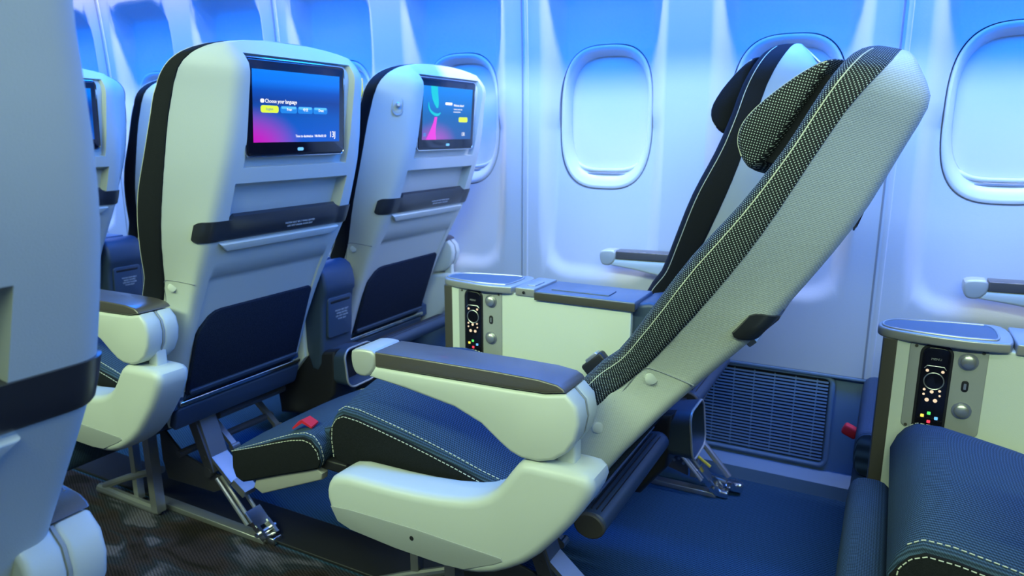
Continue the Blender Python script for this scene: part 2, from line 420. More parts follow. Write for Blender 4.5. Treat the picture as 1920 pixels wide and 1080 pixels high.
def make_back(root, X0, yc, deg, dx, screen_kind, s, pad=0):
    """backrest: rear shell with its fittings, padded front, headrest. s=+1: aisle arm towards -Y"""
    T = Matrix.Translation((X0, 0, 0)) @ recl(deg, dx)
    # root sits at its own place: child meshes are in the root's frame
    T = Matrix.Translation(-Vector(root.location)) @ T
    def slim(mb):
        # next to the console the cushion is trimmed so that it clears the lid
        if s > 0 and abs(yc-YA) < .01:
            for i, (x, y, z) in enumerate(mb.v):
                v = y-yc
                if v > .198 and x < -.43:
                    lim = .198 + .12*sstep(.685,.78,z)
                    mb.v[i] = (x, yc+min(v, lim), z)
        return mb
    # ---- rear shell
    e = .0015
    zs = [.33,.345,.36,.39,.42,.46,.50,.54,.58,.62,.66,.70,.714-e,.714+e,.75,.79,.80,.82,.838-e,.838+e,.845,.86,.88,.90,.918-e,.922+e,.935,.948,.957-e,.957+e,.98,1.02,1.06,1.10,1.13,1.15,1.165,1.178,1.184-e,1.184+e,1.194,1.203,1.210,1.215,1.219,1.221]
    vin = [.030,.065,.10,.13,.150,.157-e,.157+e,.166,.172-e,.172+e,.178-e,.178+e,.183]
    vs_ = [-q for q in reversed(vin)] + [0] + vin
    def depth(v, z):
        d = 0
        if .957 < z < 1.184 and abs(v) < .157: d = .016
        if .838 < z < .92 and abs(v) < .172: d = .030 if z < .9195 else .02
        if z < .714 and abs(v) < .178: d = .005
        return d
    rings = []
    for z in zs:
        w = w_of(z); S = cinterp(z, ZS_S, XS_S); R = cinterp(z, ZS_R, XS_R)
        if R - S < .012: S = R - .012
        ry = ry_of(z, w)
        A = Vector((S+.004, -w)); C = Vector((R, -w+ry)); d = A-C
        cr = min(.020, d.length*.5); C0 = C + d.normalized()*cr; C1 = C + Vector((0, cr))
        ring = [(S+.012, -w+.014, z), (S, -w+.003, z), (A.x, A.y, z)]
        for t in (.35,.7): q = A.lerp(C0, t); ring.append((q.x, q.y, z))
        for k in range(7):
            t = k/6; q = C0*(1-t)**2 + C*2*t*(1-t) + C1*t*t; ring.append((q.x, q.y, z))
        side = ring[:]
        mid = []
        lim = max(w-ry-cr-.001, .02)
        for v in vs_:
            vv = max(-lim, min(lim, v)); mid.append((R - depth(v, z)*(1 if abs(v) <= lim else 0), vv, z))
        ring = side + mid + [(p[0], -p[1], p[2]) for p in reversed(side)]
        rings.append([(p[0], yc+p[1], p[2]) for p in ring])
    sh = slim(MB().loft(rings)).build('back_shell', M['weave'] if deg > 5 else M['shell'], root, T, 40)
    # seam panel line and screws on both side cheeks
    for q in (-1, 1):
        b = MB()
        for (x, z) in ((-.417,.694),(-.478,.575)):
            w = -cheek(x, z)
            if not (s > 0 and q > 0): MB().tube([(x-.002, yc+q*(w-.004), z), (x+.001, yc+q*(w+.0022), z), (x+.0015, yc+q*(w+.003), z)], [.0095,.0095,.006], 16).build('screw_cap', M['trim_white'], sh, T)
        pts = [(-.464,.630),(-.449,.668),(-.437,.698),(-.429,.710),(-.418,.713),(-.356,.704)]
        pts = smooth_poly(pts, 2, False)
        b.tube([(x, yc-q*(cheek(x, z)+.0002), z) for x, z in pts], .0011, 6)
        slim(b)
        b.build('panel_seam', M['seam'], sh, T)
    # ---- tray latch bar, wraps round the rear corners
    bar = MB(); rr = []
    Rb = cinterp(.826, ZS_R, XS_R); zb = .826; wb = w_of(zb); rb = ry_of(zb, wb)
    A = Vector((cinterp(zb, ZS_S, XS_S)+.004, -wb)); C = Vector((Rb, -wb+rb)); d = (A-C).normalized(); nn = Vector((-d.y, d.x)); nn = nn if nn.y < 0 else -nn
    C0 = C + d*.022; C1 = C + Vector((0,.022))
    half = [(C0 + d*k, nn) for k in (.014,.008,.0)]
    for k in range(1, 6):
        t = k/6; q = C0*(1-t)**2 + C*2*t*(1-t) + C1*t*t; m_ = nn.lerp(Vector((1,0)), t).normalized(); half.append((q, m_))
    half.append((C1, Vector((1,0))))
    path = [(q.x, q.y, m_.x, -m_.y) for q, m_ in half] + [(Rb, v, 1, 0) for v in [-.176,-.166,-.158,-.1,0,.1,.158,.166,.176]] + [(q.x, -q.y, m_.x, m_.y) for q, m_ in reversed(half)]
    slope = (.301-.276)/(.849-.796)
    for (x, v, nx, ny) in path:
        mid = 1 if abs(v) < .163 else 0
        prof = [(-.012,-.024),(.001,-.026),(.003,-.022),(.0035,0),(.003,.019),(-.012,.022)] if not mid else \
               [(-.012,-.024),(.002,-.026),(.005,-.022),(.0080,.000),(-.003,.026),(-.012,.032)]
        ke = {0:.72, 1:.92}.get(min(len(rr), len(path)-1-len(rr)), 1)
        rr.append([(x + nx*o + slope*h*ke*.9, yc + v - ny*o, .826 + h*ke) for o, h in prof])
    br = MB().loft(rr).build('tray_latch_bar', M['bar'], root, T, 30)
    F = Matrix.Translation((Rb+.0067, yc, .8215)) @ plane_frame((0,0,0), (.25,1)).to_3x3().to_4x4()
    t = MB(); put_text(t, 'FASTEN SEAT BELT WHILE SEATED', .0062, 0.035, .0, F, 'CENTER', .0012); put_text(t, 'LIFE VEST UNDER YOUR SEAT', .0062, .035, -.0075, F, 'CENTER', .0012)
    t.build('printed_notice', M['text_dim'], br, T)
    # tray table edge under the bar
    F = plane_frame((cinterp(.785, ZS_R, XS_R), yc, .785), (.50,1))
    MB().prism([(-.185,.012),(-.165,-.008),(.165,-.008),(.185,.012)], -.004, .009, .003, to=F).build('tray_table', M['shell'], root, T)
    # pocket of dark mesh, chrome strip and dark lower rail
    F = plane_frame((-.432, yc, .530), (.376,1))
    poly = [(-.176,-.121),(.176,-.121),(.176,.092),(.173,.100),(.166,.104),(-.118,.104),(-.136,.101),(-.152,.090),(-.170,.062),(-.176,.044)]
    pk = MB().prism(poly, -.006, .006, .003, to=F)
    pk.build('literature_pocket', M['mesh'], root, T)
    MB().prism(rrect(.345,.012,.005), .004, .012, .002, to=plane_frame((-.432,yc,.530),(.376,1)) @ Matrix.Translation((0,0,-.112))).build('pocket_elastic', M['navy'], root, T)
    MB().prism(rrect(.39,.013,.005), -.004, .010, .003, to=F @ Matrix.Translation((0,0,-.140))).build('chrome_strip', M['chrome'], root, T)
    MB().prism(rrect(.40,.062,.012), -.012, .007, .005, to=F @ Matrix.Translation((0,0,-.186))).build('lower_rail', M['navy'], root, T)
    # coat hook on the cheek next to the neighbour
    if s < 0:
        xh, zh = -.238, 1.098; v0 = cheek(xh, zh); dv = (cheek(xh+.01, zh)-v0)/.01
        nrm = Vector((dv, -1, 0)).normalized(); up = Vector((.17,0,1)); up = (up - nrm*up.dot(nrm)).normalized(); rt = up.cross(nrm)
        F = Matrix(((rt.x,nrm.x,up.x,xh),(rt.y,nrm.y,up.y,yc+v0),(rt.z,nrm.z,up.z,zh),(0,0,0,1)))
        op = rrect(.030,.052,.0149); rings = [[F @ Vector((a*k, d_, b*k)) for a, b in op] for k, d_ in ((1,-.002),(1,.0015),(.9,.0022),(.78,-.001),(.4,-.0015))]
        hk = MB().loft(rings).build('coat_hook', M['tip'], root, T)
        MB().tube([F @ Vector((0,-.001,.002)), F @ Vector((0,.009,.003)), F @ Vector((0,.012,.0035))], [.006,.0075,.004], 14).build('hook_knob', M['silver'], hk, T)
    # ---- screen in the recess
    cen = (-.2265, yc-.010 if s > 0 else yc-.008, 1.079)
    F = plane_frame(cen, (.075,.997))
    bz = MB().prism(rrect(.296,.198,.010), -.012, .010, .004, to=F).build('screen', M['glass_black'], root, T)
    rim = MB(); rp = rrect(.2985,.2005,.0112); n = len(rp)
    rim.tube([F @ Vector((p[0],.0075,p[1])) for p in rp+rp[:1]], .0016, 8).build('screen_rim', M['chrome'], bz, T)
    dw, dh, dz = .262, .149, .004
    me = bpy.data.meshes.new('display')
    q = [F @ Vector((a*dw/2, .0105, b*dh/2+dz)) for a, b in ((-1,-1),(1,-1),(1,1),(-1,1))]
    me.from_pydata([tuple(p) for p in q], [], [(0,1,2,3)]); ul = me.uv_layers.new(name='UVMap')
    for i, c in enumerate(((0,0),(1,0),(1,1),(0,1))): ul.data[i].uv = c
    me.transform(T); me.materials.append(M['screen0' if screen_kind in (0,2) else 'screen1'])
    link(bpy.data.objects.new('display', me), bz)
    G = F @ Matrix.Translation((0,.0108,dz))
    def pos(u, v): return (u-.5)*dw, (v-.5)*dh
    def pill(u0,u1,v0,v1, r=.005, off=(0,.0003)):
        a0,b0 = pos(u0,v0); a1,b1 = pos(u1,v1)
        return MB().prism(rrect(a1-a0,b1-b0,min(r,(b1-b0)*.45),4,(a0+a1)/2,(b0+b1)/2), off[0], off[1], 0, to=G)
    lamp = MB().prism(rrect(.018,.007,.003), .009, .0105, 0, to=F @ Matrix.Translation((0.004,0,-.086))); 
    lamp.build('home_button', M['led_blue'], bz, T)
    if screen_kind == 0:
        def line(nm, u, v, body, size, al='LEFT', off=.0004, sx=1.0):
            t = MB(); a, b = pos(u, v); put_text(t, body, size, a, b, G, al, off, sx); t.build(nm, M['text'], bz, T)
        line('title_text', .125,.575,'Choose your language',.0118,'LEFT',.0004,.86)
        line('flight_time_text', .455,.085,'Time to destination  10h10m',.0080,'LEFT',.0004,.86)
        line('clock_text', .755,.085,'10:10',.0084)
        line('seat_number_text', .868,.105,'13J',.0195,'LEFT',.0004,.86)
        for body, u in (('Fran',.385),('中文',.572),('Deut',.76)): line('button_text', u,.468,body,.0082,'CENTER',.0012)
        pill(.078,.118,.55,.605).build('language_icon', M['text'], bz, T)
        pill(.08,.268,.415,.515).build('language_button', M['btn_green'], bz, T)
        t = MB(); a, b = pos(.172,.465); put_text(t, 'English', .0075, a, b, G, 'CENTER', .0006); t.build('button_text', M['grey_panel'], bz, T)
        for u0, u1 in ((.288,.475),(.484,.66),(.668,.842)):
            pill(u0,u1,.415,.515).build('language_button', M['btn_blue'], bz, T)
            pill(u0+.012,u1-.012,.475,.51,.002,(.0003,.0006)).build('button_sheen', M['btn_bluetop'], bz, T)
    elif screen_kind == 1:
        def line(nm, u, v, body, size, al='LEFT', off=.0004, sx=1.0):
            t = MB(); a, b = pos(u, v); put_text(t, body, size, a, b, G, al, off, sx); t.build(nm, M['text'], bz, T)
        line('title_text', .60,.665,'Welcome aboard',.0100,'LEFT',.0004,.80)
        line('subtitle_text', .60,.59,'Touch the screen to start',.0052,'LEFT',.0004,.9)
        line('subtitle_text', .60,.54,'your journey with us',.0052,'LEFT',.0004,.9)
        line('seat_number_text', .79,.10,'13K',.0150,'LEFT',.0004,.8)
        pill(.43,.57,.665,.715,.003).build('welcome_icon', M['text'], bz, T)
        pill(.02,.07,.06,.13,.004).build('corner_icon', M['grey_panel'], bz, T)
        pill(.72,.91,.34,.44).build('start_button', M['btn_green'], bz, T)
        def ribbon(pts, ws, matn, nm, off):
            m = MB(); rr = []
            for i, (u, v) in enumerate(pts):
                a0, b0 = pos(u - ws[i]/2, v); a1, _ = pos(u + ws[i]/2, v)
                rr.append((a0, a1, b0))
            vs = []; fs = []
            for a0, a1, b0 in rr: vs += [G @ Vector((a0, off, b0)), G @ Vector((a1, off, b0))]
            for i in range(len(rr)-1): fs.append((2*i, 2*i+1, 2*i+3, 2*i+2))
            m.add(vs, fs).build(nm, M[matn], bz, T)
        ribbon([(.20,1.0),(.21,.88),(.23,.76),(.255,.66),(.27,.6)], [.13,.13,.12,.08,.03], 'teal', 'teal_ribbon', .0005)
        crv = [(.10,.70),(.105,.62),(.13,.555),(.17,.51),(.22,.48),(.27,.47),(.31,.485),(.335,.51)]
        sw = MB(); sw.tube([G @ Vector((*[pos(u,v)[0]], .0010, pos(u,v)[1])) for u, v in crv], [.0012,.0028,.0036,.0040,.0042,.0040,.0034,.0018], 8)
        for i in range(len(sw.v)):
            loc = G.inverted() @ Vector(sw.v[i]); loc.y = .0007 + (loc.y-.001)*.05; sw.v[i] = tuple(G @ loc)
        sw.build('swirl', M['teal'], bz, T)
        ribbon([(.25,.43),(.235,.33),(.21,.22),(.19,.12),(.17,.0)], [.05,.06,.09,.13,.20], 'pink', 'pink_ribbon', .0005)
    # ---- padded front
    zc = [.46,.50,.55,.60,.64,.68,.712,.745,.775,.82,.86,.897,.93,.96,.988,1.02,1.066,1.095,1.122,1.13,1.15,1.165,1.178,1.1825,1.1855,1.194,1.203,1.210,1.215]
    rings = []
    for z in zc:
        w = w_of(z); S = cinterp(z, ZS_S, XS_S); Fx = cinterp(z, ZS_F, XS_F) - pad*sstep(.52,.62,z)*(1-sstep(1.10,1.205,z))
        th = S - Fx
        if th < .014: Fx = S-.014; th = .014
        dip = .030*sstep(.50,.62,z)*(1-sstep(1.15,1.22,z))
        r = min(.030, th*.55)
        ring = [(S+.008, -w+.012), (S+.005, -w-.0005), (S-.001, -w-.003)]
        for t in (.4,.8): ring.append((S-.001+(Fx+r-S+.001)*t, -w-.003))
        for k in range(7):
            a = PI/2*k/6; ring.append((Fx+r-r*math.sin(a), -w-.003+r*1.1-r*1.1*math.cos(a)))
        h = w+.003-r*1.1
        half = ring
        mid = []
        for k in range(1, 12):
            v = -h + 2*h*k/12; mid.append((Fx + dip*(.5+.5*math.cos(PI*v/h))*1.0, v))
        ring = half + mid + [(p[0], -p[1]) for p in reversed(half)]
        rings.append([(p[0], yc+p[1], z) for p in ring])
    cu = slim(MB().loft(rings)).fabric(len(rings), len(rings[0])).build('back_cushion', M['dots_run'] if deg > 5 else M['knit'], root, T, 50)
    for q in (-1, 1):
        st = MB()
        pts = []
        for i in range(90):
            z = .60 + (1.205-.60)*i/89
            w = w_of(z); S = cinterp(z, ZS_S, XS_S); Fx = cinterp(z, ZS_F, XS_F) - pad*sstep(.52,.62,z)*(1-sstep(1.10,1.205,z)); th = max(.014, S-Fx); r = min(.030, th*.55)
            a = math.radians(22)
            pts.append((Fx+r-r*math.sin(a)-.0004, yc+q*(w+.003-r*1.1+r*1.1*math.cos(a)+.0003), z))
        st.tube(pts, .0008, 6); slim(st).build('stitching', M['thread'], cu, T)
    # ---- winged headrest
    front = [(-.372,1.028),(-.388,1.040),(-.401,1.060),(-.401,1.085),(-.386,1.114),(-.360,1.148),(-.336,1.174),(-.318,1.186)]
    back = [(-.312,1.184),(-.320,1.155),(-.329,1.126),(-.341,1.090),(-.350,1.058),(-.362,1.034)]
    front = [(x-.007, z-.003) for x, z in front]; back = [(x-.007, z-.003) for x, z in back]
    prof = smooth_poly(front+back, 1)
    rings = []
    W = .204
    ks = [-1,-.985,-.95,-.88,-.75,-.6,-.45,-.3,-.15,0,.15,.3,.45,.6,.75,.88,.95,.985,1]
    cx, cz = -.358, 1.102
    for k in ks:
        a = abs(k)
        sc = 1 if a < .88 else {.88:1,.95:.985,.985:.93,1:.84}[a]
        fwd = -.0 + .040*(1-a**1.6)
        ring = [(cx+(x-cx)*sc+fwd*(1 if x < -.342 else .7), yc+k*W, cz+(z-cz)*sc+ .012*(1-a*a)*(1 if z > 1.105 else -1)) for x, z in prof]
        rings.append(ring)
    hr = MB().loft(rings).build('headrest', M['dots'] if deg > 5 else M['knit'], root, T, 60)
    MB().prism([(-.335,1.165),(-.350,1.075),(-.366,1.040),(-.30,1.035),(-.27,1.165)], yc-.192, yc+.192, .004).build('headrest_core', M['knit'], hr, T)
    for q in (-1,1):
        st = MB(); pts = [(x+.006, yc+q*(W*.972), z*1.0) for x, z in smooth_poly([(cx+(x-cx)*.955, cz+(z-cz)*.955) for x, z in front[1:]], 2, False)]
        st.tube([(p[0]-.004, yc+q*(W*.975), p[2]) for p in pts], .0009, 6); st.build('headrest_stitching', M['thread'], hr, T)

def dashes(pts, r=.0009, dash=.006, gap=.003):
    """double sided row of stitches along a polyline"""
    m = MB(); L_ = [0]
    P_ = [Vector(p) for p in pts]
    for i in range(1, len(P_)): L_.append(L_[-1] + (P_[i]-P_[i-1]).length)
    def at(s):
        for i in range(1, len(P_)):
            if s <= L_[i]: return P_[i-1].lerp(P_[i], (s-L_[i-1])/max(1e-9, L_[i]-L_[i-1]))
        return P_[-1]
    s = 0
    while s + dash < L_[-1]:
        m.tube([at(s), at(s+dash)], r, 5); s += dash+gap
    return m

def make_cushion(root, X0, y0, y1, s):
    T = Matrix.Translation(Vector((X0,0,0)) - Vector(root.location))
    yc = (y0+y1)/2; w = (y1-y0)/2
    top = [(-.912,.486),(-.901,.501),(-.884,.511),(-.85,.509),(-.80,.500),(-.745,.489),(-.69,.477),(-.64,.465),(-.58,.449),(-.537,.440),(-.50,.432)]
    bot = [(-.48,.42),(-.48,.385),(-.58,.392),(-.72,.398),(-.85,.400),(-.902,.405),(-.917,.425),(-.921,.46)]
    def ring(v, ins, side):
        t = abs(v)/w
        cr = (1-t**2.6)
        out = []
        for x, z in top:
            k = sstep(-.93,-.865,x)*(1-.35*sstep(-.75,-.52,x))
            out.append((x + (ins if x < -.89 else 0), yc+v, z + .046*cr*k - ins*.8))
        for x, z in bot: out.append((x + (ins*.7 if x < -.9 else 0), yc+v, z))
        return out
    ks = [-1,-.992,-.975,-.95,-.9,-.82,-.7,-.55,-.4,-.2,0,.2,.4,.55,.7,.82,.9,.95,.975,.992,1]
    rings = [ring(k*w, {1:.006,.992:.003,.975:.0008}.get(abs(k),0), 0) for k in ks]
    cu = MB().loft(rings).build('seat_cushion', M['denim'], root, T, 55)
    for q in (-1, 1):
        # dark upholstered cheek with its welt
        ck = MB()
        pl = [(x+.004, z-.007) for x, z in top[:-1]] + [(-.50,.385)] + [(x+.003, z) for x, z in bot[2:]]
        ck.prism(pl, yc+q*(w-.006), yc+q*(w+.0035), .002)
        ck.build('cushion_cheek', M['denim_side'], cu, T)
        a = [(-.914,.415),(-.917,.45),(-.914,.479),(-.902,.496),(-.884,.5045)] + [(x, z-.0065) for x, z in top[3:]]
        dashes([(x+.006, yc+q*(w+.0042), z-.004) for x, z in a]).build('stitching', M['thread'], cu, T)
        b = [(x, yc+q*(w-.010), z + .046*(1-((w-.010)/w)**2.6)*sstep(-.93,-.865,x)*(1-.35*sstep(-.75,-.52,x))+.0008) for x, z in top[1:]]
        dashes(b).build('stitching', M['thread'], cu, T)

def make_arm(root, X0, ya, yb, s):
    """aisle or wall side: shroud, hinged arm, pad, tip; ya = outer face, yb = inner face"""
    T = Matrix.Translation(Vector((X0,0,0)) - Vector(root.location))
    d = 1 if yb > ya else -1
    body = [(-.735,.646),(-.750,.6255),(-.672,.617),(-.579,.603),(-.53,.585),(-.497,.561),(-.478,.549),(-.460,.543),(-.430,.543),(-.405,.551),(-.383,.568),(-.369,.592),(-.364,.618),(-.369,.643),(-.386,.6595),(-.42,.653),(-.482,.6505),(-.629,.647)]
    wd = abs(yb-ya)
    m1 = ya + d*wd*.50; m2 = ya + d*(wd*.50+.0012)
    ar = MB(); ar.prism(body, ya, m1, .007); ar.prism(body, m2, yb, .007)
    arm = ar.build('armrest', M['trim_white'], root, T)
    MB().prism([(p[0]*.999-.0008, p[1]*.999+.0006) for p in body], m1-d*.001, m2+d*.001).build('armrest_core', M['grey_panel'], arm, T)
    pad = [(-.733,.646),(-.629,.649),(-.482,.6525),(-.42,.655),(-.386,.6618),(-.390,.667),(-.40,.672),(-.43,.6755),(-.50,.676),(-.62,.6745),(-.733,.672)]
    MB().prism(pad, ya-d*.0005, yb, .012, 5).build('arm_pad', M['pad'], arm, T)
    tip = smooth_poly([(-.786,.655),(-.783,.670),(-.758,.674),(-.734,.6725),(-.731,.646),(-.749,.6245),(-.773,.624),(-.783,.635)],1)
    MB().prism(tip, ya-d*.001, yb+d*.001, .006, 4).build('arm_tip', M['tip'], arm, T)
    MB().rbox((-.395,(ya+yb)/2,.555),(.030,wd*.34,.06),.004).build('hinge_tab', M['trim_white'], arm, T)
    sh = [(-.858,.392),(-.854,.405),(-.846,.417),(-.832,.426),(-.808,.431),(-.77,.432),(-.717,.433),(-.66,.436),(-.61,.441),(-.565,.449),(-.538,.457),(-.517,.468),(-.502,.481),(-.490,.496),(-.478,.514),(-.466,.530),(-.455,.538),(-.44,.541),(-.37,.542),(-.352,.541),(-.342,.534),(-.338,.522),(-.343,.505),(-.355,.482),(-.372,.455),(-.395,.425),(-.426,.388),(-.452,.364),(-.480,.345),(-.505,.331),(-.535,.320),(-.564,.314),(-.60,.3125),(-.66,.312),(-.74,.316),(-.803,.323),(-.838,.336),(-.853,.360),(-.858,.376)]
    # body with a generously rounded upper outer edge
    shr = MB().prism(sh, ya-d*.006, yb-d*.002, .017, 6).build('side_shroud', M['trim_white'], root, T)
    pn = [(-.845,.364),(-.80,.3685),(-.659,.371),(-.532,.368),(-.490,.367),(-.487,.362),(-.503,.352),(-.560,.325),(-.60,.321),(-.70,.322),(-.80,.329),(-.83,.338)]
    MB().prism(pn, ya-d*.0072, ya-d*.004, .001).build('shroud_inlay', M['grey_panel'], shr, T)
    MB().tube([(-.664,ya-d*.0078,.352),(-.664,ya-d*.004,.352)], .0042, 14).build('screw_hole', M['black'], shr, T)

def make_legs(root, X0, y, s):
    T = Matrix.Translation(Vector((X0,0,0)) - Vector(root.location))
    f = MB()
    q = .011
    def bar(a, b, w=.024, h=.024):
        a = Vector(a); b = Vector(b); t = (b-a).normalized(); sd = Vector((0,1,0)); sd = (sd - t*sd.dot(t)).normalized(); n = t.cross(sd)
        rr = []
        for p in (a, b):
            rr.append([p+sd*w/2+n*h/2, p-sd*w/2+n*h/2, p-sd*w/2-n*h/2, p+sd*w/2-n*h/2])
        return rr
    lg = MB()
    for a, b in (((-.731,y-.02,.275),(-.725,y-.02,.012)),):
        lg.loft(bar(a, b, .026, .026))
    lg.build('leg', M['alu'], root, T)
    lg = MB(); lg.tube([(-.725,y-.02,.014),(-.80,y-.02,.014),(-.985,y-.02,.018)], .0135, 10)
    lg.tube([(-.735,y+.01,.12),(-.86,y-.01,.075),(-.96,y-.02,.03)], .010, 10)
    lg.build('foot_tube', M['alu'], root, T)
    lg = MB(); lg.loft(bar((-.835,y+.0,.015),(-.835,y+.0,.30),.020,.020)); lg.build('leg', M['alu'], root, T)
    # side plate with sloping top
    MB().prism([(-.735,.255),(-.65,.185),(-.50,.150),(-.485,.125),(-.535,.10),(-.72,.095),(-.735,.15)], y+.015, y+.022, .001).build('side_plate', M['steel_dark'], root, T)
    # floor track and rear fitting
    tr = MB(); tr.prism([(-.80,0),(-.36,0),(-.36,.006),(-.37,.014),(-.80,.016)], y+.010, y+.040, .002); tr.build('floor_track', M['alu'], root, T)
    # brace: bent flat bar, strut, clevis
    b = MB()
    b.loft(bar((-.560,y+.03,.315),(-.522,y+.03,.205),.050,.010)); b.loft(bar((-.522,y+.03,.205),(-.455,y+.03,.150),.050,.010))
    b.loft(bar((-.455,y+.03,.150),(-.415,y+.03,.125),.040,.022))
    br = b.build('brace', M['alu'], root, T)
    b = MB(); b.loft(bar((-.575,y+.005,.30),(-.52,y+.005,.165),.014,.03)); b.tube([(-.53,y-.004,.165),(-.53,y+.012,.165)], .014, 14); b.tube([(-.535,y-.004,.205),(-.535,y+.012,.205)], .006, 10)
    b.build('brace_plate', M['steel_dark'], br, T)
    b = MB()
    for dy in (0,.014,.045): b.tube([(-.50,y+dy,.155),(-.40,y+dy,.05)], .005, 8)
    b.build('strut', M['silver'], br, T)
    b = MB()
    b.loft(bar((-.415,y+.03,.075),(-.380,y+.03,.040),.046,.014))
    for dy in (.012,.048): b.loft(bar((-.384,y+dy,.045),(-.352,y+dy,.016),.008,.02))
    b.tube([(-.37,y+.0,.028),(-.37,y+.062,.028)], .007, 10); b.rbox((-.352,y+.03,.012),(.05,.03,.02),.005)
    b.build('floor_clevis', M['chrome'], br, T)
    # cross tubes and small links under the pan
    c = MB()
    c.tube([(-.615,y-.02,.205),(-.605,y+.29,.205)], .010, 10); c.tube([(-.55,y+.06,.30),(-.55,y+.29,.30)], .013, 10)
    c.build('cross_tube', M['steel_dark'], root, T)
    for (a, bb) in (((-.60,y+.085,.265),(-.525,y+.085,.205)), ((-.645,y+.275,.245),(-.565,y+.275,.180))):
        l = MB(); l.loft(bar(a, bb, .016, .012)); l.tube([(bb[0],bb[1]-.012,bb[2]),(bb[0],bb[1]+.012,bb[2])], .009, 10); l.build('link_arm', M['alu'], root, T)

def make_pan(root, X0, y0, y1, bar=True):
    T = Matrix.Translation(Vector((X0,0,0)) - Vector(root.location))
    MB().prism([(-.90,.395),(-.52,.378),(-.52,.33),(-.62,.31),(-.88,.345)], y0+.015, y1-.015, .006).build('seat_pan', M['black'], root, T)
    if not bar: return
    # padded foot bar behind the pan
    fb = MB(); n = 20; rr = []
    for yy in (y0+.055, y0+.058, y0+.07, y1-.025, y1-.012, y1-.006):
        k = .9 if yy in (y0+.055, y1-.006) else 1
        ring = []
        for i in range(n):
            a = 2*PI*i/n; ring.append((-.396+.029*k*math.cos(a)*1.0+.004*math.sin(a), yy, .377+.024*k*math.sin(a)))
        rr.append(ring)
    fo = fb.loft(rr).build('foot_bar', M['navy'], root, T)
    rg = MB()
    for i in range(7):
        a = math.radians(60+18*i); rg.tube([(-.396+.0292*math.cos(a), y0+.07, .377+.0242*math.sin(a)), (-.396+.0292*math.cos(a), y1-.03, .377+.0242*math.sin(a))], .0016, 6)
    rg.build('grip_rib', M['black'], fo, T)
    ec = MB(); ring = lambda yy, k: [(-.396+.029*k*math.cos(2*PI*i/n), yy, .377+.024*k*math.sin(2*PI*i/n)) for i in range(n)]
    ec.loft([ring(y0+.050,.86), ring(y0+.052,.96), ring(y0+.057,.98)]).build('end_cap', M['dark_edge'], fo, T)
    for q in (y0+.12, y1-.10):
        a = MB(); a.tube([(-.56,q,.345),(-.49,q,.335),(-.41,q,.365)], .010, 10); a.build('bar_bracket', M['alu'], root, T)

